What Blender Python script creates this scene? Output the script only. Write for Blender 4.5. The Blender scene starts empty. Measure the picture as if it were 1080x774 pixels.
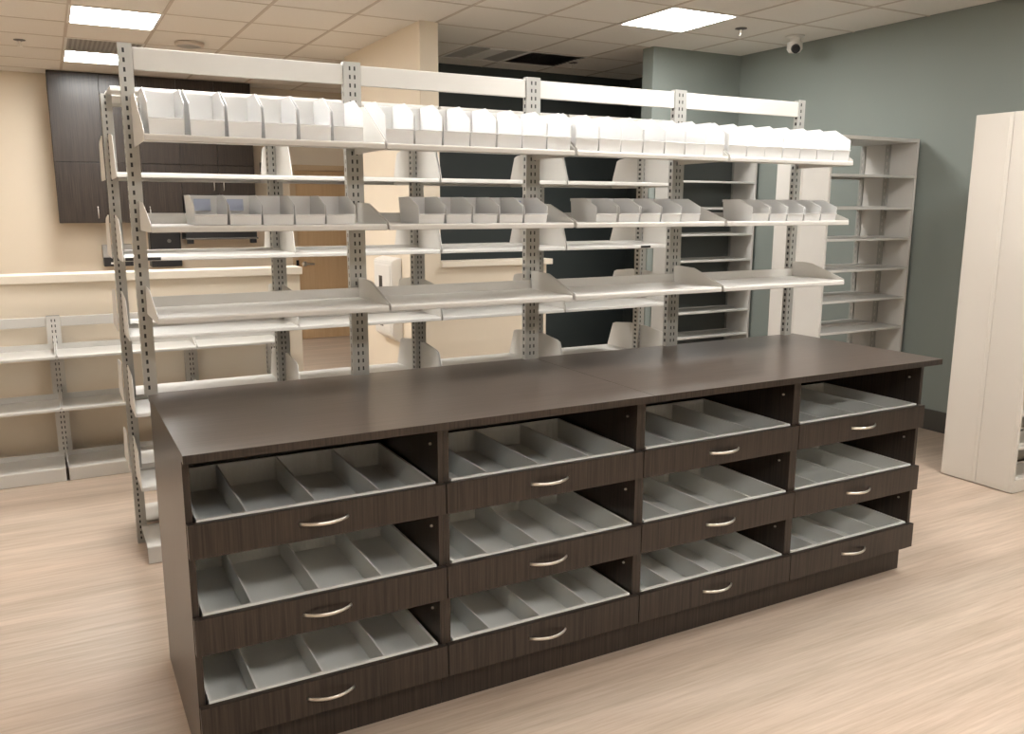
import bpy, bmesh, math, random
from mathutils import Matrix, Vector

random.seed(4)
scene = bpy.context.scene
col = scene.collection

# ------------------------------------------------------------------ camera
cam_data = bpy.data.cameras.new('camera')
cam = bpy.data.objects.new('camera', cam_data)
col.objects.link(cam)
YAW, PITCH, ROLL, FPX = 0.4969, -0.1871, 0.0026, 893.85
cy, sy, cp, sp = math.cos(YAW), math.sin(YAW), math.cos(PITCH), math.sin(PITCH)
fw = Vector((sy * cp, cy * cp, sp))
rt = Vector((cy, -sy, 0))
up = rt.cross(fw)
r2 = rt * math.cos(ROLL) + up * math.sin(ROLL)
u2 = up * math.cos(ROLL) - rt * math.sin(ROLL)
cam.matrix_world = Matrix(((r2.x, u2.x, -fw.x, -0.2635), (r2.y, u2.y, -fw.y, -3.1178),
                           (r2.z, u2.z, -fw.z, 1.6455), (0, 0, 0, 1)))
cam_data.sensor_fit = 'HORIZONTAL'
cam_data.sensor_width = 36.0
cam_data.lens = FPX / 1080 * 36.0
cam_data.clip_start = 0.05
scene.camera = cam

# ------------------------------------------------------------------ world, exposure
world = bpy.data.worlds.new('world')
scene.world = world
world.use_nodes = True
world.node_tree.nodes['Background'].inputs[0].default_value = (1.0, 0.95, 0.88, 1)
world.node_tree.nodes['Background'].inputs[1].default_value = 0.05
vs = scene.view_settings
vs.view_transform = 'Standard'
vs.look = 'None'
vs.gamma = 1
vs.use_curve_mapping = False
vs.exposure = 1.06
LAMP = 20.0                      # radiance of a ceiling panel
LAMP_COL = (1.0, 0.985, 0.95)


# ------------------------------------------------------------------ materials
def mat(name, rgb, rough=0.5, metal=0.0, spec=0.5, streak=None, noise=None, dark=None):
    """Principled material with a procedural variation.
    streak = (scale xyz, amount, rough noise) streaks of colour `dark`; noise = (scale, amount)."""
    m = bpy.data.materials.new(name)
    m.use_nodes = True
    nt = m.node_tree
    b = nt.nodes['Principled BSDF']
    b.inputs['Roughness'].default_value = rough
    b.inputs['Metallic'].default_value = metal
    b.inputs['Specular IOR Level'].default_value = spec
    tc = nt.nodes.new('ShaderNodeTexCoord')
    mp = nt.nodes.new('ShaderNodeMapping')
    nz = nt.nodes.new('ShaderNodeTexNoise')
    rp = nt.nodes.new('ShaderNodeValToRGB')
    nt.links.new(tc.outputs['Object'], mp.inputs['Vector'])
    nt.links.new(mp.outputs[0], nz.inputs['Vector'])
    nt.links.new(nz.outputs['Fac'], rp.inputs['Fac'])
    nt.links.new(rp.outputs[0], b.inputs['Base Color'])
    if streak:
        mp.inputs['Scale'].default_value = streak
        nz.inputs['Scale'].default_value = 1.0
        nz.inputs['Detail'].default_value = 5.0
        nz.inputs['Roughness'].default_value = 0.65
        rp.color_ramp.elements[0].position = 0.32
        rp.color_ramp.elements[1].position = 0.68
    else:
        nz.inputs['Scale'].default_value = (noise or (6, 0))[0]
        nz.inputs['Detail'].default_value = 3.0
    d = dark or tuple(c * (1 - (noise or (0, 0.04))[1]) for c in rgb)
    rp.color_ramp.elements[0].color = (*d, 1)
    rp.color_ramp.elements[1].color = (*rgb, 1)
    return m


M = {}
M['steel'] = mat('light_grey_steel', (0.62, 0.60, 0.565), 0.42, 0.0, 0.5, noise=(9, 0.05))
M['steel_dark'] = mat('grey_steel_channel', (0.43, 0.425, 0.40), 0.38, 0.35, 0.5, noise=(9, 0.06))
M['cream_steel'] = mat('cream_steel', (0.66, 0.615, 0.555), 0.45, 0.0, 0.45, noise=(2, 0.04))
M['tray'] = mat('grey_white_tray', (0.86, 0.87, 0.845), 0.33, 0.0, 0.5, noise=(9, 0.05))
M['white_cap'] = mat('white_edge_cap', (0.93, 0.93, 0.91), 0.35, 0, 0.5, noise=(9, 0.02))
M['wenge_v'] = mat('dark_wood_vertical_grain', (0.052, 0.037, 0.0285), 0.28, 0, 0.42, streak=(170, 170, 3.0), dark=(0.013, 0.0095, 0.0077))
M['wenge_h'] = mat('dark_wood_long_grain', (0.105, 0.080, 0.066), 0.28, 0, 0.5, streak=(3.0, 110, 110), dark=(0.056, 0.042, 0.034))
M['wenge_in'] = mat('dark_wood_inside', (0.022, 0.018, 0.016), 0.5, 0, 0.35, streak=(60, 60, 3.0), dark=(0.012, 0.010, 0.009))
M['beige'] = mat('beige_paint', (0.77, 0.675, 0.545), 0.7, 0, 0.3, noise=(3, 0.03))
M['beige_cap'] = mat('cream_sill', (0.78, 0.70, 0.59), 0.5, 0, 0.4, noise=(3, 0.03))
M['green'] = mat('grey_green_paint', (0.25, 0.28, 0.26), 0.65, 0, 0.35, noise=(3, 0.04))
M['rack_shade'] = mat('dark_rack_shade', (0.10, 0.11, 0.105), 0.5, 0, 0.4, noise=(3, 0.05))  # shade of the rack interior, put into the colour of an added panel
M['dark_green'] = mat('dark_slate_wall', (0.060, 0.072, 0.072), 0.6, 0, 0.35, noise=(3, 0.05))  # darker tone for the recess walls
M['ceil'] = mat('ceiling_tile_white', (0.80, 0.76, 0.70), 0.8, 0, 0.2, noise=(160, 0.10))
M['tee'] = mat('ceiling_tee_shaded', (0.56, 0.49, 0.42), 0.6, 0, 0.2, noise=(5, 0.04))  # tees darkened to carry the shading of the ceiling grid lines
M['baseboard'] = mat('dark_rubber_base', (0.075, 0.07, 0.062), 0.5, 0, 0.4, noise=(8, 0.08))
M['black'] = mat('black_plastic', (0.012, 0.012, 0.014), 0.35, 0, 0.5, noise=(8, 0.1))
M['grey_plastic'] = mat('grey_plastic', (0.40, 0.39, 0.37), 0.45, 0, 0.4, noise=(8, 0.05))
M['white_plastic'] = mat('white_plastic', (0.74, 0.72, 0.68), 0.4, 0, 0.4, noise=(8, 0.04))
M['nickel'] = mat('brushed_nickel', (0.80, 0.765, 0.71), 0.3, 1.0, 0.5, noise=(40, 0.08))
M['door_wood'] = mat('maple_door', (0.57, 0.39, 0.225), 0.45, 0, 0.4, streak=(25, 25, 1.2), dark=(0.51, 0.34, 0.185))
M['door_frame'] = mat('tan_door_frame', (0.56, 0.42, 0.27), 0.5, 0, 0.4, noise=(4, 0.04))
M['louvre'] = mat('dark_louvre', (0.14, 0.132, 0.12), 0.5, 0, 0.4, noise=(8, 0.1))
M['card'] = mat('pale_blue_card', (0.52, 0.58, 0.74), 0.6, 0, 0.3, noise=(8, 0.04))


def floor_material():
    m = bpy.data.materials.new('pale_wood_vinyl')
    m.use_nodes = True
    nt = m.node_tree
    b = nt.nodes['Principled BSDF']
    b.inputs['Roughness'].default_value = 0.42
    b.inputs['Specular IOR Level'].default_value = 0.4
    tc = nt.nodes.new('ShaderNodeTexCoord')

    def layer(scale, detail, rough=0.6):
        mp = nt.nodes.new('ShaderNodeMapping')
        mp.inputs['Scale'].default_value = scale
        nz = nt.nodes.new('ShaderNodeTexNoise')
        nz.inputs['Scale'].default_value = 1
        nz.inputs['Detail'].default_value = detail
        nz.inputs['Roughness'].default_value = rough
        nt.links.new(tc.outputs['Object'], mp.inputs['Vector'])
        nt.links.new(mp.outputs[0], nz.inputs['Vector'])
        return nz
    n1 = layer((0.9, 11, 1), 4)
    n2 = layer((2.6, 60, 1), 5, 0.7)
    n3 = layer((0.35, 1.6, 1), 2)
    r1 = nt.nodes.new('ShaderNodeValToRGB')
    r1.color_ramp.elements[0].position = 0.34
    r1.color_ramp.elements[1].position = 0.66
    r1.color_ramp.elements[0].color = (0.47, 0.375, 0.295, 1)
    r1.color_ramp.elements[1].color = (0.60, 0.485, 0.395, 1)
    nt.links.new(n1.outputs['Fac'], r1.inputs['Fac'])
    r2_ = nt.nodes.new('ShaderNodeValToRGB')
    r2_.color_ramp.elements[0].position = 0.30
    r2_.color_ramp.elements[1].position = 0.60
    r2_.color_ramp.elements[0].color = (0.80, 0.78, 0.76, 1)
    r2_.color_ramp.elements[1].color = (1, 1, 1, 1)
    nt.links.new(n2.outputs['Fac'], r2_.inputs['Fac'])
    r3 = nt.nodes.new('ShaderNodeValToRGB')
    r3.color_ramp.elements[0].position = 0.35
    r3.color_ramp.elements[1].position = 0.65
    r3.color_ramp.elements[0].color = (0.93, 0.95, 0.95, 1)
    r3.color_ramp.elements[1].color = (1.0, 0.97, 0.95, 1)
    nt.links.new(n3.outputs['Fac'], r3.inputs['Fac'])
    a = nt.nodes.new('ShaderNodeMixRGB')
    a.blend_type = 'MULTIPLY'
    a.inputs[0].default_value = 1
    nt.links.new(r1.outputs[0], a.inputs[1])
    nt.links.new(r2_.outputs[0], a.inputs[2])
    c = nt.nodes.new('ShaderNodeMixRGB')
    c.blend_type = 'MULTIPLY'
    c.inputs[0].default_value = 1
    nt.links.new(a.outputs[0], c.inputs[1])
    nt.links.new(r3.outputs[0], c.inputs[2])
    nt.links.new(c.outputs[0], b.inputs['Base Color'])
    return m


M['floor'] = floor_material()


def bin_material():
    m = bpy.data.materials.new('translucent_white_plastic')
    m.use_nodes = True
    nt = m.node_tree
    nt.nodes.remove(nt.nodes['Principled BSDF'])
    out = nt.nodes['Material Output']
    di = nt.nodes.new('ShaderNodeBsdfDiffuse')
    di.inputs[0].default_value = (0.95, 0.95, 0.945, 1)
    tr = nt.nodes.new('ShaderNodeBsdfTranslucent')
    tr.inputs[0].default_value = (0.93, 0.925, 0.91, 1)
    tp = nt.nodes.new('ShaderNodeBsdfTransparent')
    tp.inputs[0].default_value = (0.95, 0.95, 0.95, 1)
    gl = nt.nodes.new('ShaderNodeBsdfGlossy')
    gl.inputs['Roughness'].default_value = 0.25
    m1 = nt.nodes.new('ShaderNodeMixShader')
    m1.inputs[0].default_value = 0.30
    m2 = nt.nodes.new('ShaderNodeMixShader')
    m2.inputs[0].default_value = 0.07
    m3 = nt.nodes.new('ShaderNodeMixShader')
    fr = nt.nodes.new('ShaderNodeFresnel')
    fr.inputs[0].default_value = 1.4
    nt.links.new(di.outputs[0], m1.inputs[1])
    nt.links.new(tr.outputs[0], m1.inputs[2])
    nt.links.new(m1.outputs[0], m2.inputs[1])
    nt.links.new(tp.outputs[0], m2.inputs[2])
    nt.links.new(fr.outputs[0], m3.inputs[0])
    nt.links.new(m2.outputs[0], m3.inputs[1])
    nt.links.new(gl.outputs[0], m3.inputs[2])
    nt.links.new(m3.outputs[0], out.inputs[0])
    return m


M['bin'] = bin_material()


def lamp_material():
    m = bpy.data.materials.new('lit_diffuser')
    m.use_nodes = True
    nt = m.node_tree
    b = nt.nodes['Principled BSDF']
    b.inputs['Base Color'].default_value = (0.8, 0.8, 0.78, 1)
    b.inputs['Emission Color'].default_value = (*LAMP_COL, 1)
    b.inputs['Emission Strength'].default_value = LAMP
    return m


M['lamp'] = lamp_material()


# ------------------------------------------------------------------ mesh helpers
def box(bm, x0, x1, y0, y1, z0, z1, bevel=0.0):
    vs_ = [bm.verts.new(p) for p in ((x0, y0, z0), (x1, y0, z0), (x1, y1, z0), (x0, y1, z0),
                                     (x0, y0, z1), (x1, y0, z1), (x1, y1, z1), (x0, y1, z1))]
    fs = [bm.faces.new([vs_[i] for i in f]) for f in ((0, 3, 2, 1), (4, 5, 6, 7), (0, 1, 5, 4),
                                                      (1, 2, 6, 5), (2, 3, 7, 6), (3, 0, 4, 7))]
    if bevel:
        es = list({e for f in fs for e in f.edges})
        bmesh.ops.bevel(bm, geom=es, offset=bevel, segments=2, affect='EDGES', profile=0.6)


def prism(bm, pts, axis, a, b):
    """closed polygon pts (2D) pulled along axis from a to b."""
    def P(p, t):
        if axis == 'x':
            return (t, p[0], p[1])
        if axis == 'y':
            return (p[0], t, p[1])
        return (p[0], p[1], t)
    v0 = [bm.verts.new(P(p, a)) for p in pts]
    v1 = [bm.verts.new(P(p, b)) for p in pts]
    n = len(pts)
    fs = [bm.faces.new(v0), bm.faces.new(v1)]
    for i in range(n):
        fs.append(bm.faces.new((v0[i], v0[(i + 1) % n], v1[(i + 1) % n], v1[i])))
    bmesh.ops.recalc_face_normals(bm, faces=fs)


def lathe(bm, prof, cx, cy_, n=20, axis='z', cz=0):
    """profile of (radius, height) turned about an axis."""
    rings = []
    for r, h in prof:
        ring = []
        for k in range(n):
            a = 2 * math.pi * k / n
            if axis == 'z':
                ring.append(bm.verts.new((cx + r * math.cos(a), cy_ + r * math.sin(a), cz + h)))
            elif axis == 'y':
                ring.append(bm.verts.new((cx + r * math.cos(a), cy_ + h, cz + r * math.sin(a))))
            else:
                ring.append(bm.verts.new((cx + h, cy_ + r * math.cos(a), cz + r * math.sin(a))))
        rings.append(ring)
    fs = []
    for i in range(len(rings) - 1):
        for k in range(n):
            fs.append(bm.faces.new((rings[i][k], rings[i][(k + 1) % n], rings[i + 1][(k + 1) % n], rings[i + 1][k])))
    fs.append(bm.faces.new(rings[0]))
    fs.append(bm.faces.new(rings[-1]))
    bmesh.ops.recalc_face_normals(bm, faces=fs)


def tube(bm, path, rx, rz, n=8):
    """elliptic tube along a path that lies about in the x-y plane."""
    rings = []
    for i, p in enumerate(path):
        p = Vector(p)
        t = Vector(path[min(i + 1, len(path) - 1)]) - Vector(path[max(i - 1, 0)])
        t.normalize()
        upv = Vector((0, 0, 1)) if abs(t.z) < 0.9 else Vector((0, 1, 0))
        s = t.cross(upv).normalized()
        w = s.cross(t).normalized()
        rings.append([bm.verts.new(p + s * rx * math.cos(2 * math.pi * k / n) + w * rz * math.sin(2 * math.pi * k / n)) for k in range(n)])
    fs = []
    for i in range(len(rings) - 1):
        for k in range(n):
            fs.append(bm.faces.new((rings[i][k], rings[i][(k + 1) % n], rings[i + 1][(k + 1) % n], rings[i + 1][k])))
    fs += [bm.faces.new(rings[0]), bm.faces.new(rings[-1])]
    bmesh.ops.recalc_face_normals(bm, faces=fs)


def perf_sheet(bm, plane, at, cuts, holes, z0, z1, pitch=0.026, sh=0.013, start=0.02):
    """flat steel sheet with real slots. plane 'y': sheet at y=at, cuts are x values; plane 'x': sheet at x=at, cuts are y."""
    zs = [z0]
    z = z0 + start
    rows = []
    while z + sh < z1 - 0.005:
        zs += [z, z + sh]
        rows.append(len(zs) - 2)
        z += pitch
    zs.append(z1)
    rows = set(rows)
    grid = {}

    def V(i, j):
        if (i, j) not in grid:
            c = cuts[i]
            grid[(i, j)] = bm.verts.new((c, at, zs[j]) if plane == 'y' else (at, c, zs[j]))
        return grid[(i, j)]
    for i in range(len(cuts) - 1):
        if i in holes:
            for j in range(len(zs) - 1):
                if j not in rows:
                    bm.faces.new((V(i, j), V(i + 1, j), V(i + 1, j + 1), V(i, j + 1)))
        else:
            for j in range(len(zs) - 1):
                bm.faces.new((V(i, j), V(i + 1, j), V(i + 1, j + 1), V(i, j + 1)))


def finish(bm, name, merge=False, solid=0.0, smooth=False):
    if merge:
        bmesh.ops.remove_doubles(bm, verts=bm.verts[:], dist=1e-5)
    if solid:
        bmesh.ops.recalc_face_normals(bm, faces=bm.faces[:])
        bmesh.ops.solidify(bm, geom=bm.faces[:], thickness=solid)
    me = bpy.data.meshes.new(name)
    bm.to_mesh(me)
    bm.free()
    if smooth:
        for p in me.polygons:
            p.use_smooth = True
    return me


def obj(name, mesh, material, parent=None, loc=(0, 0, 0), label=None):
    if isinstance(mesh, bmesh.types.BMesh):
        mesh = finish(mesh, name)
    if material and not mesh.materials:
        mesh.materials.append(M[material])
    o = bpy.data.objects.new(name, mesh)
    col.objects.link(o)
    o.parent = parent
    o.location = loc
    if label:
        o['label'] = label
    return o


def tag(o, label, cat, group=None, kind=None):
    o['label'] = label
    o['category'] = cat
    if group:
        o['group'] = group
    if kind:
        o['kind'] = kind
    return o


def thing(name, label, cat, loc=(0, 0, 0), group=None):
    o = bpy.data.objects.new(name, None)
    o.empty_display_size = 0.1
    col.objects.link(o)
    o.location = loc
    return tag(o, label, cat, group)


def struct(name, bm, material, parent=None):
    o = obj(name, bm, material, parent)
    o['kind'] = 'structure'
    return o


def boxmesh(name, *a, bevel=0.0):
    bm = bmesh.new()
    box(bm, *a, bevel=bevel)
    return finish(bm, name)


def dup(o, parent=None, loc=None):
    c = o.copy()
    col.objects.link(c)
    c.parent = parent
    if loc is not None:
        c.location = loc
    for ch in list(o.children):
        dup(ch, c)
    return c


def sbox(name, material, *a, parent=None):
    bm = bmesh.new()
    box(bm, *a)
    return struct(name, bm, material, parent)


ORD = ['first', 'second', 'third', 'fourth', 'fifth', 'sixth', 'seventh', 'eighth']
H = 3.0                                   # ceiling height
XL, XR, YF, YB = -4.0, 5.46, -6.0, 7.4    # room

# ------------------------------------------------------------------ structure
sbox('floor', 'floor', XL - .1, XR + .1, YF - .1, YB + .1, -0.1, 0.0)
ceiling = sbox('ceiling', 'ceil', XL - .1, XR + .1, YF - .1, YB + .1, H + 0.012, H + 0.1)
sbox('wall_back', 'beige', XL - .1, XR + .1, YB, YB + .1, 0, H + 0.012)
sbox('wall_left', 'beige', XL - .1, XL, YF, YB, 0, H + 0.012)
sbox('wall_front', 'beige', XL - .1, XR + .1, YF - .1, YF, 0, H + 0.012)
sbox('wall_right', 'green', XR, XR + .1, YF, 3.20, 0, H + 0.012)
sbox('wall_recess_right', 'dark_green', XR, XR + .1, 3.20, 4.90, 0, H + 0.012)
sbox('wall_corridor_right', 'beige', XR, XR + .1, 4.90, YB, 0, H + 0.012)
sbox('wall_partition', 'beige', 2.30, 2.45, 3.07, 4.90, 0, H + 0.012)
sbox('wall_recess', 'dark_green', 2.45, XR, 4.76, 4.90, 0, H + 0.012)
sbox('wall_corner', 'green', 4.46, XR, 3.05, 3.20, 0, H + 0.012)
sbox('wall_low', 'beige', XL, 1.285, 2.905, 3.06, 0, 1.17)
sbox('wall_knee', 'beige', 2.45, 3.42, 3.07, 3.22, 0, 1.17)
bm = bmesh.new()
box(bm, XL, 1.30, 2.88, 3.085, 1.17, 1.222, 0.004)
struct('trim_1', bm, 'beige_cap')
bm = bmesh.new()
box(bm, 2.452, 3.465, 3.04, 3.245, 1.17, 1.215, 0.004)
struct('trim_2', bm, 'beige_cap')
sbox('baseboard_right', 'baseboard', XR - 0.012, XR, YF, 3.05, 0, 0.155)
sbox('baseboard_corner', 'baseboard', 4.46, XR - 0.012, 3.038, 3.05, 0, 0.155)

# ---- ceiling grid: tiles and tees
GX, GY, GY0 = 0.61, 0.655, 1.80
xs = [XL] + [GX * k for k in range(-6, 9)] + [XR]
ys = [YF] + [GY0 + GY * k for k in range(-11, 9)] + [YB]


def cam_px(p):
    d = Vector(p) - Vector((-0.2635, -3.1178, 1.6455))
    q = d.dot(fw)
    if q < 0.1:
        return None
    return 540 + FPX * d.dot(r2) / q, 387 - FPX * d.dot(u2) / q


LIGHTS = [(0.0, 3.75, True), (0.0, 5.73, True), (GX * 6, 1.80, True)]
HIDDEN = [(0.0, 1.80, 'between the counter rack and the low rack'), (0.0, -0.165, 'over the left bay of the counter rack'),
          (GX * 3, -0.82, 'over the third bay of the counter'), (GX * 6, -1.475, 'in front of the cream rack'),
          (-GX * 5, -0.82, 'left of the counter end'), (0.0, -4.095, 'behind the camera, left'),
          (GX * 3, -4.095, 'behind the camera, middle'), (GX * 6, -4.095, 'behind the camera, right'),
          (-GX * 6, 3.765, 'far left beyond the low rack')]
SPECIAL = {}                                # cells taken by fittings


def cell(x, y):
    i = min(range(len(xs)), key=lambda k: abs(xs[k] - x))
    j = min(range(len(ys)), key=lambda k: abs(ys[k] - y))
    return i, j


for (x, y, v) in LIGHTS:
    SPECIAL[cell(x, y)] = 1
for (x, y, w_) in HIDDEN:
    SPECIAL[cell(x, y)] = 1
VENT_CELLS = [cell(0.0, 5.075), cell(GX * 6, 3.765), cell(GX * 5, 3.765)]
for c in VENT_CELLS:
    SPECIAL[c] = 1

tile_cache = {}
for i in range(len(xs) - 1):
    for j in range(len(ys) - 1):
        if (i, j) in SPECIAL:
            continue
        x0, x1, y0, y1 = xs[i], xs[i + 1], ys[j], ys[j + 1]
        seen = False
        for px, py in ((x0, y0), (x1, y0), (x0, y1), (x1, y1)):
            q = cam_px((px, py, H))
            if q and -60 < q[0] < 1140 and -60 < q[1] < 140:
                seen = True
        if not seen:
            continue
        w, d = round(x1 - x0, 4), round(y1 - y0, 4)
        if (w, d) not in tile_cache:
            tile_cache[(w, d)] = boxmesh('ceiling_tile', 0.009, w - 0.009, 0.009, d - 0.009, 0.003, 0.012)
        obj('ceiling_tile', tile_cache[(w, d)], 'ceil', ceiling, (x0, y0, H))
me = boxmesh('ceiling_tee', -0.012, 0.012, YF, YB, 0.0, 0.012)
for x in xs[1:-1]:
    obj('ceiling_tee', me, 'tee', ceiling, (x, 0, H))
me = boxmesh('cross_tee', XL, XR, -0.010, 0.010, 0.0005, 0.012)
for y in ys[1:-1]:
    obj('cross_tee', me, 'tee', ceiling, (0, y, H))


# ---- ceiling lights
def light_frame():
    bm = bmesh.new()
    outer = [(0.0, 0.0), (GX, 0.0), (GX, GY), (0.0, GY)]
    inner = [(0.02, 0.02), (GX - 0.02, 0.02), (GX - 0.02, GY - 0.02), (0.02, GY - 0.02)]
    vo = [bm.verts.new((x, y, -0.002)) for x, y in outer]
    vi = [bm.verts.new((x, y, -0.004)) for x, y in inner]
    vt = [bm.verts.new((x, y, 0.012)) for x, y in outer]
    vj = [bm.verts.new((x, y, 0.012)) for x, y in inner]
    for k in range(4):
        n = (k + 1) % 4
        bm.faces.new((vo[k], vo[n], vi[n], vi[k]))
        bm.faces.new((vo[k], vt[k], vt[n], vo[n]))
        bm.faces.new((vi[k], vi[n], vj[n], vj[k]))
    return finish(bm, 'frame')


LF = light_frame()
LD = boxmesh('diffuser', 0.02, GX - 0.02, 0.02, GY - 0.02, 0.0, 0.012)
names = ['lit square ceiling panel at top left, nearer of two before the cabinets',
         'lit square ceiling panel at top left, farther of two, close to the dark wall cabinets',
         'square ceiling light panel lit white near the grey-green corner wall']
for k, (x, y, v) in enumerate(LIGHTS):
    t = thing('ceiling_light', names[k], 'light', (x, ys[cell(x, y)[1]], H), 'lit ceiling panels')
    obj('frame', LF, 'white_plastic', t)
    obj('diffuser', LD, 'lamp', t)
for k, (x, y, w_) in enumerate(HIDDEN):
    t = thing('ceiling_light', 'lit ceiling panel out of frame, ' + w_, 'light', (x, ys[cell(x, y)[1]], H), 'ceiling panels out of view')
    obj('frame', LF, 'white_plastic', t)
    obj('diffuser', LD, 'lamp', t)

# ---- vents and unlit fitting
t = thing('ceiling_vent', 'perforated grey ceiling vent between the two lit panels at left', 'vent', (xs[VENT_CELLS[0][0]], ys[VENT_CELLS[0][1]], H))
obj('frame', LF, 'tee', t)
bm = bmesh.new()
nx, ny = 15, 15
gx = [0.02 + (GX - 0.04) * k / (2 * nx + 1) for k in range(2 * nx + 2)]
gy = [0.02 + (GY - 0.04) * k / (2 * ny + 1) for k in range(2 * ny + 2)]
V = {}
for i in range(len(gx) - 1):
    for j in range(len(gy) - 1):
        if i % 2 and j % 2:
            continue
        q = []
        for a, b in ((i, j), (i + 1, j), (i + 1, j + 1), (i, j + 1)):
            if (a, b) not in V:
                V[(a, b)] = bm.verts.new((gx[a], gy[b], 0.0))
            q.append(V[(a, b)])
        bm.faces.new(q)
obj('grille', bm, 'grey_plastic', t)
obj('backing', boxmesh('backing', 0.02, GX - 0.02, 0.02, GY - 0.02, 0.008, 0.012), 'louvre', t)

t = thing('ceiling_vent', 'dark louvred square ceiling vent in the unlit room behind the racks', 'vent', (xs[VENT_CELLS[1][0]], ys[VENT_CELLS[1][1]], H))
obj('frame', LF, 'tee', t)
obj('backing', boxmesh('backing', 0.02, GX - 0.02, 0.02, GY - 0.02, 0.008, 0.012), 'black', t)
for k in range(9):
    bm = bmesh.new()
    y0 = 0.04 + k * 0.065
    prism(bm, [(y0, -0.003), (y0 + 0.004, -0.003), (y0 + 0.034, 0.008), (y0 + 0.03, 0.008)], 'x', 0.02, GX - 0.02)
    obj('slat', bm, 'louvre', t)
t = thing('unlit_ceiling_light', 'unlit recessed ceiling light beside the dark louvred vent', 'light', (xs[VENT_CELLS[2][0]], ys[VENT_CELLS[2][1]], H))
obj('frame', LF, 'tee', t)
bm = bmesh.new()
prism(bm, [(0.02, 0.012), (0.02, 0.0), (0.16, 0.010), (0.45, 0.010), (0.59, 0.0), (0.59, 0.012)], 'y', 0.02, GY - 0.02)
obj('reflector', bm, 'grey_plastic', t)
bm = bmesh.new()
box(bm, 0.22, 0.39, 0.05, GY - 0.05, -0.006, 0.010, 0.003)
obj('lens', bm, 'white_plastic', t)

# ---- sprinklers, smoke detector, camera
SPR = [((-0.33, 5.39), 'small pendant sprinkler in the tiles left of the lit panels'),
       ((4.58, 2.12), 'small pendant sprinkler just right of the lit panel by the corner wall'),
       ((4.30, 4.09), 'small pendant sprinkler in the ceiling of the unlit room')]
for (x, y), lb in SPR:
    t = thing('sprinkler', lb, 'sprinkler', (x, y, H), 'ceiling sprinklers')
    bm = bmesh.new()
    lathe(bm, [(0.012, 0.003), (0.045, 0.001), (0.045, -0.004), (0.018, -0.010), (0.012, -0.010)], 0, 0, 16)
    obj('escutcheon', bm, 'louvre', t)
    bm = bmesh.new()
    lathe(bm, [(0.009, -0.010), (0.009, -0.030), (0.005, -0.034), (0.005, -0.048), (0.02, -0.050), (0.02, -0.053), (0.004, -0.054)], 0, 0, 12)
    obj('spray_head', bm, 'nickel', t)
t = thing('ceiling_speaker', 'round flush beige disc in the ceiling tiles above the left shelving', 'speaker', (0.93, 4.83, H))
bm = bmesh.new()
lathe(bm, [(0.11, 0.003), (0.12, -0.002), (0.118, -0.022), (0.10, -0.030)], 0, 0, 28)
obj('rim', bm, 'tee', t)
bm = bmesh.new()
lathe(bm, [(0.098, -0.028), (0.09, -0.034), (0.03, -0.038)], 0, 0, 28)
obj('grille', bm, 'grey_plastic', t)
t = thing('security_camera', 'white ceiling camera with a black lens by the grey-green wall', 'camera', (5.17, 2.13, H))
bm = bmesh.new()
lathe(bm, [(0.05, 0.003), (0.075, 0.0), (0.075, -0.008), (0.045, -0.018), (0.035, -0.05)], 0, 0, 20)
obj('mount', bm, 'white_plastic', t)
bm = bmesh.new()
lathe(bm, [(0.03, -0.045), (0.06, -0.05), (0.062, -0.10), (0.045, -0.125), (0.02, -0.13)], 0, 0, 20)
obj('housing', finish(bm, 'housing', smooth=False), 'white_plastic', t)
bm = bmesh.new()
lathe(bm, [(0.02, 0.0), (0.036, -0.004), (0.034, -0.025), (0.012, -0.034)], 0, 0, 16, axis='y')
o = obj('lens', bm, 'black', t, (-0.028, -0.034, -0.100))
o.rotation_euler = (math.radians(28), 0, math.radians(-28))

# ------------------------------------------------------------------ drawer cabinets
UW = 0.769
FACES = [(0.690, 0.790), (0.402, 0.512), (0.130, 0.240)]
YFACE = -0.785


def side_panel(x0, x1):
    bm = bmesh.new()
    prism(bm, [(-0.762, 0.115), (-0.7052, 0.115), (-0.7052, 0.0), (0.02, 0.0), (0.02, 0.975), (-0.762, 0.975)], 'x', x0, x1)
    return finish(bm, 'side_panel')


def tray_mesh(x0, x1, y0, y1, z0, z1, t=0.009):
    """open tray: connected inner and outer walls with a flat rim."""
    bm = bmesh.new()

    def ring(a0, a1, b0, b1, z):
        return [bm.verts.new(p) for p in ((a0, b0, z), (a1, b0, z), (a1, b1, z), (a0, b1, z))]
    ob = ring(x0, x1, y0, y1, z0)
    ot = ring(x0, x1, y0, y1, z1)
    it = ring(x0 + t, x1 - t, y0 + t, y1 - t, z1)
    ib = ring(x0 + t, x1 - t, y0 + t, y1 - t, z0 + 0.004)
    bm.faces.new(ob[::-1])
    bm.faces.new(ib)
    for a, b in ((ob, ot), (ot, it), (it, ib)):
        for k in range(4):
            n = (k + 1) % 4
            f = bm.faces.new((a[k], a[n], b[n], b[k]))
            f.material_index = 1 if a is ot else 0       # white capped rim
    me = finish(bm, 'tray')
    me.materials.append(M['tray'])
    me.materials.append(M['white_cap'])
    return me


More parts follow.
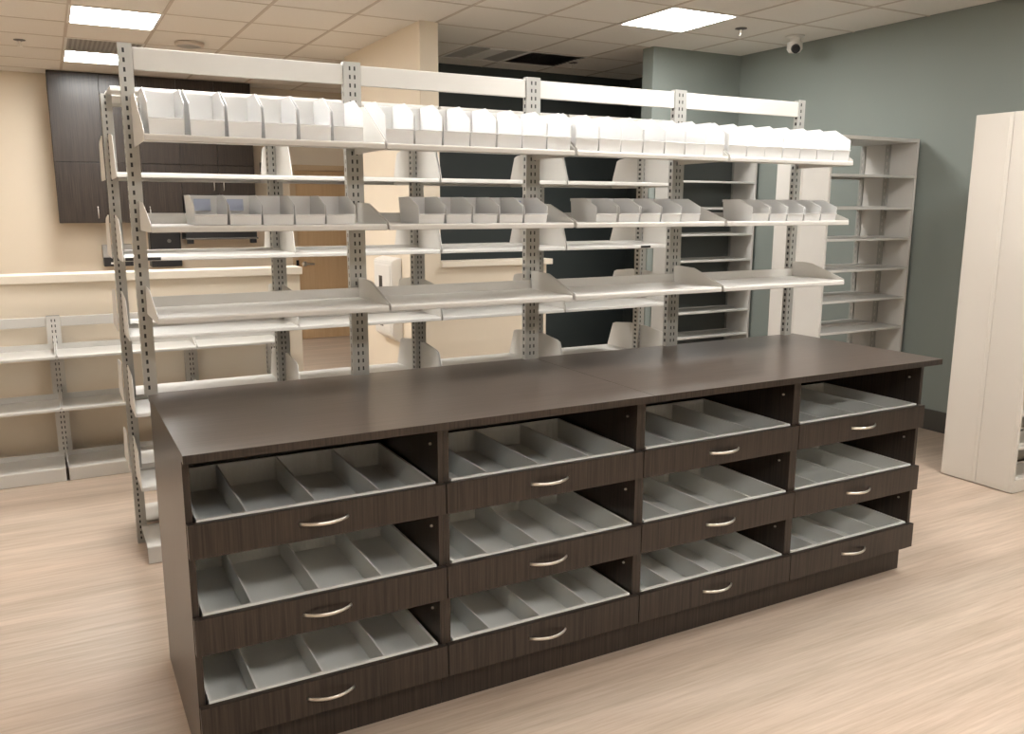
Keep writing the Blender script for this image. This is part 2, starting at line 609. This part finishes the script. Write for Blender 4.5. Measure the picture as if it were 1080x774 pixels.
def slot_strip(x0, x1, y, z0, z1):
    """back wall of the tray with a row of pressed vertical ribs (one corrugated sheet)."""
    bm = bmesh.new()
    n = int((x1 - x0) / 0.017)
    pts = []
    for k in range(n):
        a = x0 + (x1 - x0) * k / n
        s = (x1 - x0) / n
        pts += [(a, y), (a + s * 0.45, y), (a + s * 0.5, y - 0.004), (a + s * 0.95, y - 0.004)]
    pts.append((x1, y))
    lo = [bm.verts.new((p[0], p[1], z0)) for p in pts]
    hi = [bm.verts.new((p[0], p[1], z1)) for p in pts]
    for k in range(len(pts) - 1):
        bm.faces.new((lo[k], lo[k + 1], hi[k + 1], hi[k]))
    return finish(bm, 'slotted_back')


cab = thing('drawer_cabinet', '', 'cabinet', (0, 0, 0), 'four drawer cabinets under the long worktop')
obj('side_panel', side_panel(0.0, 0.0185), 'wenge_v', cab)
obj('side_panel', side_panel(UW - 0.0185, UW - 0.0006), 'wenge_v', cab)
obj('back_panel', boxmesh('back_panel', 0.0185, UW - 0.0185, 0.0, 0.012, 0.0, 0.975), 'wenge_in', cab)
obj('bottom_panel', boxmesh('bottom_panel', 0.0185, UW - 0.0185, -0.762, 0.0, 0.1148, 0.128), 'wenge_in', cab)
obj('kick_board', boxmesh('kick_board', 0.0005, UW - 0.001, -0.722, -0.7055, 0.0, 0.1145), 'wenge_v', cab)
for z in (0.905, 0.63, 0.345):
    bm = bmesh.new()
    lathe(bm, [(0.0045, 0.0), (0.0045, -0.006), (0.002, -0.008)], UW - 0.0187, -0.71, 8, axis='x', cz=z)
    obj('shelf_pin', bm, 'nickel', cab)
handle_bm = bmesh.new()
path = []
for k in range(15):
    u = -1 + 2 * k / 14
    path.append((u * 0.073, -0.028 * (1 - u * u) - 0.001 + (0.0 if abs(u) < 1 else 0.002), 0))
tube(handle_bm, path, 0.0035, 0.0058, 8)
HANDLE = finish(handle_bm, 'handle', smooth=True)
for (z0, z1) in FACES:
    bm = bmesh.new()
    box(bm, 0.0015, UW - 0.0018, YFACE, -0.7625, z0, z1, 0.0012)
    d = obj('drawer', bm, 'wenge_v', cab)
    obj('handle', HANDLE, 'nickel', d, (0.377, YFACE, (z0 + z1) / 2 + 0.002))
    zt = z1 + 0.005
    zb = zt - 0.085
    obj('tray', tray_mesh(0.028, 0.742, -0.760, -0.245, zb, zt), 'tray', d)
    obj('slotted_back', slot_strip(0.036, 0.734, -0.2515, zb + 0.006, zt - 0.014), 'tray', d)
    for xd in (0.166, 0.364, 0.562):
        bm = bmesh.new()
        box(bm, -0.003, 0.003, -0.7525, -0.2565, zb + 0.0045, zt - 0.001)
        bm.faces.ensure_lookup_table()
        bm.faces[1].material_index = 1
        dv = obj('divider', bm, 'tray', d, (xd, 0, 0))
        dv.data.materials.append(M['white_cap'])
cab_labels = ['dark wood drawer cabinet at the near left end of the counter, lit side panel showing',
              'dark wood drawer cabinet second from the left under the worktop',
              'dark wood drawer cabinet third from the left under the worktop',
              'dark wood drawer cabinet at the far right end of the counter']
cabs = [cab]
for i in range(1, 4):
    cabs.append(dup(cab, None, (UW * i, 0, 0)))
for i, c in enumerate(cabs):
    c['label'] = cab_labels[i]
    if i:
        for d in [x for x in c.children if x.name.startswith('drawer')]:
            for v in [x for x in d.children if x.name.startswith('divider')]:
                v.location.x += random.uniform(-0.007, 0.004)

# worktop in two lengths
def dark_edged(bm):  # side faces get the darker vertical-grain wood
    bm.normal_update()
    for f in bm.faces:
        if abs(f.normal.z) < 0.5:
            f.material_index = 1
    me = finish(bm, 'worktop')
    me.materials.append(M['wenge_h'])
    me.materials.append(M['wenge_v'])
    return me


bm = bmesh.new()
box(bm, -0.003, 1.5475, -0.825, 0.032, 0.9755, 1.0, 0.0015)
tag(obj('worktop', dark_edged(bm), 'wenge_h'), 'left half of the long dark wood worktop, with a soft reflection', 'worktop', 'worktop lengths on the drawer cabinets')
bm = bmesh.new()
box(bm, 1.5482, 3.109, -0.825, 0.032, 0.9755, 1.0, 0.0015)
tag(obj('worktop', dark_edged(bm), 'wenge_h'), 'right half of the long dark wood worktop, overhanging its end cabinet', 'worktop', 'worktop lengths on the drawer cabinets')


# ------------------------------------------------------------------ steel shelving
def channel(w, d, z0, z1, both=False, half=False, pitch=0.030, sh=0.0145, m='steel_dark'):
    """slotted post: two columns of slots (or one), slotted side cheeks."""
    bm = bmesh.new()
    h = w / 2
    if half:
        cuts, holes = [-h, -0.009, -0.002, h], {1}
    else:
        cuts, holes = [-h, -0.0122, -0.0062, -0.0012, 0.0012, 0.0062, 0.0122, h], {1, 5}
    sides = [0.0] + ([d] if both else [])
    for y in sides:
        perf_sheet(bm, 'y', y, cuts, holes, z0, z1, pitch, sh)
    for x in (-h, h):
        perf_sheet(bm, 'x', x, [0.0, d * 0.3, d * 0.7, d], {1}, z0, z1, pitch, sh)
    if not half:                                     # the seam between the two posts, a dark groove with depth
        for x in (-0.0012, 0.0012):
            box(bm, x - 0.0002, x + 0.0002, 0.0, 0.006, z0, z1)
    me = finish(bm, 'upright', merge=True)
    me.materials.append(M[m])
    me.materials.append(M['black'])
    b2 = bmesh.new()                                 # black core box, painted shade for the hollow of the post
    b2.from_mesh(me)
    n0 = len(b2.faces)
    box(b2, -h + 0.003, h - 0.003, 0.003, d - 0.003, z0 + 0.002, z1 - 0.002)
    b2.faces.ensure_lookup_table()
    for f in b2.faces[n0:]:
        f.material_index = 1
    b2.to_mesh(me)
    b2.free()
    return me


def shelf_mesh(w, yf, yb, lip=0.02, back=0.035, t=0.0025):
    """folded sheet shelf; top face at z=0, front at y=yf, back at y=yb."""
    bm = bmesh.new()
    s = 1 if yb > yf else -1
    r = 0.006
    pts = [(yf + s * 0.012, -lip), (yf + s * 0.002, -lip), (yf, -lip + 0.002), (yf, -r), (yf + s * r * .3, -r * .3), (yf + s * r, 0.0),
           (yb - s * t, 0.0), (yb - s * t, back), (yb, back), (yb, -t), (yf + s * (r + t), -t), (yf + s * t, -r - t),
           (yf + s * t, -lip + t), (yf + s * 0.012, -lip + t)]
    prism(bm, pts, 'x', 0.0, w)
    return finish(bm, 'shelf')


def plate(pts, t=0.002):
    bm = bmesh.new()
    prism(bm, pts, 'x', -t / 2, t / 2)
    return finish(bm, 'end_bracket')


SP = 0.762
# ---- rack standing on the worktop
rack = thing('counter_rack', 'light steel shelf rack with top rails standing on the dark worktop', 'shelf rack', (0, 0, 1.0))
UF = channel(0.064, 0.03, 0.0, 1.16)
UH = channel(0.042, 0.03, 0.0, 1.16, half=True)
for i in range(5):
    me, x = (UF, SP * i) if 0 < i < 4 else (UH, 0.006 if i == 0 else 3.04)
    obj('upright', me, 'steel_dark', rack, (x, 0, 0))
for i in range(4):
    a = SP * i + (0.028 if i == 0 else 0.033)
    b = SP * (i + 1) - (0.026 if i == 3 else 0.033)
    bm = bmesh.new()
    box(bm, a, b, 0.004, 0.024, 1.080, 1.150, 0.003)
    obj('top_rail', bm, 'steel', rack)
PL = plate([(-0.003, 0.072), (-0.03, 0.074), (-0.13, 0.070), (-0.326, 0.006), (-0.328, -0.016), (-0.30, -0.020), (-0.003, -0.022)])
PLT = plate([(-0.003, 0.140), (-0.03, 0.142), (-0.12, 0.135), (-0.326, 0.006), (-0.328, -0.016), (-0.30, -0.020), (-0.003, -0.022)])
SH = shelf_mesh(SP - 0.016, -0.33, -0.004, 0.02, 0.036)
FRONT_Z = [0.855, 0.585, 0.305]
shelf_proto = obj('shelf', SH, 'steel', rack, (0.012, 0, 0.855))
PL.materials.append(M['steel'])
obj('end_bracket', PLT, 'steel', shelf_proto, (-0.0012, 0, 0))
obj('end_bracket', PLT, 'steel', shelf_proto, (SP - 0.0148, 0, 0))
for z in FRONT_Z:
    for i in range(4):
        x = SP * i + 0.008 + (0.006 if i == 0 else 0)
        if z == 0.855 and i == 0:
            shelf_proto.location.x = x
            continue
        c = dup(shelf_proto, rack, (x, 0, z))
        if z != 0.855:
            for b in c.children:
                b.data = PL


# ---- bins
def bin_mesh(w, d, h, name='bin'):
    bm = bmesh.new()
    k = 0.004                                    # the bin narrows to its floor
    A = [(-w / 2 + k, 0.006), (w / 2 - k, 0.006), (w / 2 - k, d - k), (-w / 2 + k, d - k)]
    f = [bm.verts.new((x, y, 0)) for x, y in A]
    lipz, fz = 0.31 * h, 0.64 * h

    def P(side, y, z):
        kk = k * (1 - z / h)
        return bm.verts.new((side * (w / 2 - kk), y, z))
    L = {n: P(-1, y, z) for n, (y, z) in dict(lip=(0.002, lipz), fr=(0.0, fz), mid=(0.45 * d, h), bt=(d, h)).items()}
    R = {n: P(1, y, z) for n, (y, z) in dict(lip=(0.002, lipz), fr=(0.0, fz), mid=(0.45 * d, h), bt=(d, h)).items()}
    bm.faces.new(f)
    bm.faces.new((f[0], L['lip'], R['lip'], f[1]))
    bm.faces.new((f[3], f[2], R['bt'], L['bt']))
    bm.faces.new((f[0], f[3], L['bt'], L['mid'], L['fr'], L['lip']))
    bm.faces.new((f[1], R['lip'], R['fr'], R['mid'], R['bt'], f[2]))
    # rim folded outward at the back, and a rolled lip at the front
    q = [bm.verts.new((-w / 2, d + 0.008, h)), bm.verts.new((w / 2, d + 0.008, h))]
    bm.faces.new((L['bt'], R['bt'], q[1], q[0]))
    q2 = [bm.verts.new((-w / 2, d + 0.008, h - 0.012)), bm.verts.new((w / 2, d + 0.008, h - 0.012))]
    bm.faces.new((q[0], q[1], q2[1], q2[0]))
    q3 = [bm.verts.new((-w / 2 + 0.003, -0.006, lipz + 0.003)), bm.verts.new((w / 2 - 0.003, -0.006, lipz + 0.003))]
    bm.faces.new((L['lip'], q3[0], q3[1], R['lip']))
    return finish(bm, name, solid=0.0016)


BIN_A = bin_mesh(0.1040, 0.205, 0.143)
BIN_B = bin_mesh(0.101, 0.185, 0.092)
CARD_A = boxmesh('label_card', -0.032, 0.032, -0.0005, 0.0005, 0.0, 0.045)
CARD_B = boxmesh('label_card', -0.026, 0.026, -0.0005, 0.0005, 0.0, 0.038)
BAY = ['leftmost bay', 'second bay from the left', 'third bay from the left', 'rightmost bay']
starts_b = [0.140, 0.884, 1.634, 2.452]
top_n = [6, 7, 7, 7]
top_x = [0.024, 0.7715, 1.5335, 2.2955]
top_step = [0.1115, 0.1062, 0.1062, 0.1062]
for i in range(4):
    for k in range(top_n[i]):
        jit = random.uniform(-0.003, 0.003)
        x = top_x[i] + top_step[i] * (k + 0.5) + (0.006 if (i == 0 and k > 0) else 0)
        last = k == top_n[i] - 1
        nm = 'last' if last else ORD[k]
        o = obj('storage_bin', BIN_A, 'bin', None, (x, -0.308 + jit, 1.8575))
        tag(o, '%s tall translucent bin from the left on the top shelf, %s' % (nm.capitalize(), BAY[i]) if not last else
            'Rightmost tall translucent bin on the top shelf, %s' % BAY[i], 'bin', 'tall translucent bins on the top shelf')
        if i == 3 and last:
            obj('label_card', CARD_A, 'card', o, (0.0, 0.10, 0.05))
for i in range(4):
    for k in range(5):
        jit = random.uniform(-0.003, 0.003)
        x = starts_b[i] + (0.1065 if i else 0.104) * (k + 0.5)
        last = k == 4
        o = obj('storage_bin', BIN_B, 'bin', None, (x, -0.306 + jit, 1.5875))
        lb = ('Rightmost low translucent bin on the middle shelf, %s' if last else ORD[k].capitalize() + ' low translucent bin from the left on the middle shelf, %s') % BAY[i]
        tag(o, lb, 'bin', 'low translucent bins on the middle shelf')
        if last and i or (i == 0 and k < 2):
            obj('label_card', CARD_B, 'card', o, (0.0, 0.165, 0.042))

# ---- double faced floor rack behind the counter
r2k = thing('floor_rack', 'double-faced light steel floor rack of empty shelves behind the counter', 'shelf rack', (0, 1.25, 0))
UD = channel(0.064, 0.055, 0.0, 2.14, both=True, pitch=0.028, sh=0.014)
UDH = channel(0.046, 0.055, 0.0, 2.14, both=True, half=True, pitch=0.028, sh=0.014)
for i in range(5):
    obj('upright', UD if 0 < i < 4 else UDH, 'steel_dark', r2k, (SP * i + (0.022 if i == 0 else 0), 0, 0))
PT = plate([(0.0, 0.175), (-0.05, 0.178), (-0.215, 0.160), (-0.245, 0.15), (-0.302, 0.006), (-0.302, -0.018), (-0.28, -0.022), (0.0, -0.024)])
PTB = plate([(0.055, 0.175), (0.105, 0.178), (0.27, 0.160), (0.30, 0.15), (0.357, 0.006), (0.357, -0.018), (0.335, -0.022), (0.055, -0.024)])
SF = shelf_mesh(SP - 0.016, -0.30, -0.002, 0.02, 0.012)
SB = shelf_mesh(SP - 0.016, 0.355, 0.057, 0.02, 0.012)
SBASE = shelf_mesh(SP - 0.016, -0.30, -0.002, 0.082, 0.006)
SBASEB = shelf_mesh(SP - 0.016, 0.355, 0.057, 0.082, 0.006)
LEV = [1.785, 1.425, 1.075, 0.725, 0.375]
for me, pm, side in ((SF, PT, 0), (SB, PTB, 1)):
    for z in LEV + [2.14]:
        for i in range(4):
            s = obj('shelf', me, 'steel', r2k, (SP * i + 0.008 + (0.012 if i == 0 else 0), 0, z))
            if z != 2.14:
                obj('end_bracket', pm, 'steel', s, (-0.0255 if i == 0 and side else -0.003, 0, 0))
                obj('end_bracket', pm, 'steel', s, (SP - 0.0132, 0, 0))
                if side == 0 and z == 1.425 and i in (0, 3):
                    a, b = (0.005, 0.15) if i == 0 else (0.51, 0.58)
                    obj('label_strip', boxmesh('label_strip', a, b, -0.3025, -0.2995, -0.017, -0.004), 'black', s)
for me in (SBASE, SBASEB):
    for i in range(4):
        obj('base_shelf', me, 'steel', r2k, (SP * i + 0.008 + (0.012 if i == 0 else 0), 0, 0.084))

# ---- low rack against the low beige wall
low = thing('low_rack', 'low light steel shelf rack against the beige half wall at left', 'shelf rack', (0, 2.80, 0))
UL = channel(0.078, 0.05, 0.0, 0.975, pitch=0.034, sh=0.017, m='steel')
LX = [-1.86, -1.07, -0.28, 0.51, 1.05]
for x in LX:
    obj('upright', UL, 'steel', low, (x, 0, 0))
PLL = plate([(0.0, 0.085), (-0.04, 0.085), (-0.295, 0.004), (-0.298, -0.016), (0.0, -0.022)], 0.006)
for i in range(4):
    w = LX[i + 1] - LX[i] - 0.016
    a = LX[i] + 0.008
    bm = bmesh.new()
    box(bm, LX[i] + 0.04, LX[i + 1] - 0.04, 0.006, 0.03, 0.908, 0.968, 0.003)
    obj('top_rail', bm, 'steel', low)
    me = shelf_mesh(w, -0.30, -0.004, 0.018, 0.036)
    for z in (0.768, 0.452):
        s = obj('shelf', me, 'steel', low, (a, 0, z))
        obj('end_bracket', PLL, 'steel', s, (-0.003, 0, 0))
        obj('end_bracket', PLL, 'steel', s, (w + 0.003, 0, 0))
    s = obj('base_shelf', shelf_mesh(w, -0.30, -0.004, 0.082, 0.03), 'steel', low, (a, 0, 0.084))
    obj('end_bracket', PLL, 'steel', s, (-0.003, 0, 0.03))


# ---- tall racks of the right side
def tall_rack(name, label, x0, x1, yf, yb, levels, top, double, panels=True, material='steel'):
    ym = (yf + yb) / 2
    t = thing(name, label, 'shelf rack', (x0, yf, 0))
    w, d = x1 - x0, yb - yf
    n = 2 if double else 1
    step = d / n
    for x in (0.0, w - 0.02):
        for k in range(n):
            bm = bmesh.new()
            box(bm, x, x + 0.02, step * k + 0.001, step * (k + 1) - 0.001, 0.006, top, 0.003)
            p = obj('end_panel', bm, material, t)
            if name == 'end_panel_rack' and x == 0.0:
                bm = bmesh.new()
                box(bm, -0.0025, 0.0005, step * k + 0.022, step * (k + 1) - 0.022, 0.03, top - 0.03, 0.001)
                obj('panel_face', bm, material, p)
    obj('top_panel', boxmesh('top_panel', 0.021, w - 0.021, 0.002, d - 0.002, top - 0.025, top - 0.002), material, t)
    posts = [step - 0.02] if not double else [d / 2 - 0.02, d - 0.04]
    for y in posts:
        for x in (0.0205, w - 0.0205 - 0.012):
            bm = bmesh.new()
            perf_sheet(bm, 'x', 0.012 if x < w / 2 else 0.0, [0.0, 0.016, 0.024, 0.04], {1}, 0.09, top - 0.03, 0.05, 0.024)
            for yy in (0.0, 0.04):
                for xx in ((0.0, 0.012),):
                    v = [bm.verts.new(p) for p in ((0.0, yy, 0.09), (0.012, yy, 0.09), (0.012, yy, top - 0.03), (0.0, yy, top - 0.03))]
                    bm.faces.new(v)
            obj('slotted_post', bm, 'steel_dark', t, (x, y, 0))
    for z in levels:
        for k in range(n):
            if k == 0:
                me = shelf_mesh(w - 0.044, 0.004, step - 0.024, 0.018, 0.008)
            else:
                me = shelf_mesh(w - 0.044, d - 0.004, step + 0.024, 0.018, 0.008)
            obj('shelf', me, material, t, (0.022, 0, z))
    for k in range(n):
        me = shelf_mesh(w - 0.044, 0.004, step - 0.024, 0.078, 0.008) if k == 0 else shelf_mesh(w - 0.044, d - 0.004, step + 0.024, 0.078, 0.008)
        obj('base_shelf', me, material, t, (0.022, 0, 0.08))
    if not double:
        obj('back_panel', boxmesh('back_panel', 0.021, w - 0.021, d - 0.004, d - 0.001, 0.006, top - 0.026), 'rack_shade', t)  # added dark sheet that deepens the shade between the shelves
    return t


L7 = [1.876, 1.647, 1.426, 1.206, 0.985, 0.759, 0.535, 0.31]
tall_rack('tall_rack', 'tall open-backed steel rack with one lit side panel, standing beside the right wall', 4.51, 5.425, 1.10, 1.59, L7, 2.14, True)
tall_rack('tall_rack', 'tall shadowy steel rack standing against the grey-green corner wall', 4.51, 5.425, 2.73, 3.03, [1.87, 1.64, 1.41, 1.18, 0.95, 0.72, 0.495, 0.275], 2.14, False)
tall_rack('end_panel_rack', 'tall cream rack at the right edge of the photo with two blank end panels', 4.555, 5.43, -0.355, 0.10,
          [1.87, 1.64, 1.41, 1.18, 0.95, 0.70, 0.48, 0.28], 2.175, True, material='cream_steel')

# ------------------------------------------------------------------ dark wall cabinets on the back wall
def wall_cabinet(label, cols, zbot, hand):
    x0, x1 = cols[0], cols[-1]
    t = thing('wall_cabinet', label, 'cabinet', (x0, YB, zbot), 'dark wood wall cabinets')
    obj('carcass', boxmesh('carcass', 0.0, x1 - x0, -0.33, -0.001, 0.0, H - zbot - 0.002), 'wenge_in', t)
    for k in range(len(cols) - 1):
        a, b = cols[k] - x0 + 0.0015, cols[k + 1] - x0 - 0.0015
        for lo, hi, low_ in ((zbot, 2.086, True), (2.092, H - 0.006, False)):
            bm = bmesh.new()
            box(bm, a, b, -0.351, -0.3305, lo - zbot, hi - zbot, 0.0015)
            d = obj('door', bm, 'wenge_v', t)
            if low_:
                hx = (b - (0.10 if k == 0 and x0 < 0 else 0.056)) if hand[k] == 'r' else (a + 0.045)
                bm = bmesh.new()
                tube(bm, [(hx, -0.352, 0.05), (hx, -0.378, 0.056), (hx, -0.380, 0.08), (hx, -0.380, 0.14), (hx, -0.378, 0.164), (hx, -0.352, 0.17)], 0.005, 0.005, 8)
                obj('handle', finish(bm, 'handle', smooth=True), 'nickel', d)
    return t


wall_cabinet('tall dark wood wall cabinet pair at left, reaching the ceiling, light glare on it', [-0.138, 0.335, 0.70], 1.462, 'rl')
wall_cabinet('dark wood wall cabinet above the black box with the grey emblem', [0.70, 1.09], 1.462, 'l')
wall_cabinet('shorter dark wood wall cabinet above the wide black appliance', [1.09, 1.487, 1.885], 1.765, 'rl')

t = thing('wall_appliance', 'wide black appliance fitted under the short dark wall cabinet', 'appliance', (1.10, YB, 1.27))
bm = bmesh.new()
box(bm, 0.0, 0.775, -0.36, -0.001, 0.02, 0.49, 0.004)
obj('body', bm, 'black', t)
bm = bmesh.new()
box(bm, -0.008, 0.783, -0.385, -0.05, 0.0, 0.0195, 0.003)
obj('bottom_lip', bm, 'louvre', t)
for x in (0.01, 0.70):
    bm = bmesh.new()
    box(bm, x, x + 0.065, -0.38, -0.30, -0.045, -0.0005, 0.004)
    obj('foot', bm, 'black', t)
t = thing('wall_dispenser', 'black box with a small grey emblem on the beige wall under the cabinets', 'dispenser', (0.735, YB, 0.965))
bm = bmesh.new()
box(bm, 0.0, 0.325, -0.20, -0.001, 0.0, 0.405, 0.012)
obj('body', bm, 'black', t)
bm = bmesh.new()
lathe(bm, [(0.021, 0.0), (0.021, -0.003), (0.012, -0.004)], 0.20, -0.20, 16, axis='y', cz=0.29)
obj('emblem', bm, 'louvre', t)
t = thing('wall_terminal', 'small grey and black box on the beige wall left of the black dispenser', 'device', (0.255, YB, 0.985))
bm = bmesh.new()
box(bm, 0.0, 0.30, -0.15, -0.001, 0.10, 0.235, 0.006)
obj('housing', bm, 'grey_plastic', t)
bm = bmesh.new()
box(bm, 0.002, 0.298, -0.165, -0.001, 0.0, 0.0995, 0.006)
b_ = obj('lower_body', bm, 'black', t)
obj('indicator', boxmesh('indicator', 0.07, 0.105, -0.1662, -0.1655, 0.025, 0.045), 'white_plastic', b_)

# ------------------------------------------------------------------ maple door in the back wall
DX0, DX1, DZ = 2.43, 3.36, 2.07
bm = bmesh.new()
pts = [(DX0 - 0.065, 0.0), (DX0 - 0.065, DZ + 0.065), (DX1 + 0.065, DZ + 0.065), (DX1 + 0.065, 0.0), (DX1, 0.0), (DX1, DZ), (DX0, DZ), (DX0, 0.0)]
prism(bm, pts, 'y', YB - 0.03, YB - 0.0005)
door = struct('door_1', bm, 'door_frame')
bm = bmesh.new()
box(bm, DX0 + 0.003, DX1 - 0.003, YB - 0.016, YB - 0.001, 0.006, DZ - 0.003, 0.001)
obj('door_leaf', bm, 'door_wood', door)
bm = bmesh.new()
lathe(bm, [(0.032, 0.0), (0.032, -0.008), (0.013, -0.012), (0.013, -0.05)], DX0 + 0.075, YB - 0.016, 16, axis='y', cz=0.94)
tube(bm, [(DX0 + 0.075, YB - 0.06, 0.94), (DX0 + 0.11, YB - 0.064, 0.94), (DX0 + 0.19, YB - 0.06, 0.937)], 0.009, 0.012, 10)
obj('door_handle', bm, 'nickel', door)
bm = bmesh.new()
box(bm, DX0 - 0.03, DX0 + 0.004, YB - 0.034, YB - 0.0302, 0.92, 0.99)
obj('strike_plate', bm, 'black', door)

# white cabinet on the partition
t = thing('wall_box', 'white box with a narrow dark slot on the beige partition beside the door', 'wall box', (2.30, 3.53, 0.505))
bm = bmesh.new()
prism(bm, [(-0.002, 0.0), (-0.075, 0.05), (-0.09, 0.07), (-0.09, 0.685), (-0.075, 0.70), (-0.002, 0.72)], 'y', 0.0, 0.44)
bmesh.ops.bevel(bm, geom=bm.edges[:], offset=0.006, segments=2, affect='EDGES')
obj('housing', bm, 'white_plastic', t)
bm = bmesh.new()
box(bm, -0.096, -0.0905, 0.04, 0.40, 0.09, 0.655, 0.002)
d = obj('door', bm, 'white_plastic', t)
obj('slot_window', boxmesh('slot_window', -0.0975, -0.0962, 0.22, 0.30, 0.13, 0.56), 'black', d)
t = thing('wall_switch', 'small dark plate on the beige wall right of the wall cabinets', 'switch', (2.034, YB, 2.04))
bm = bmesh.new()
box(bm, -0.012, 0.012, -0.02, -0.001, 0.0, 0.11, 0.002)
obj('plate', bm, 'louvre', t)
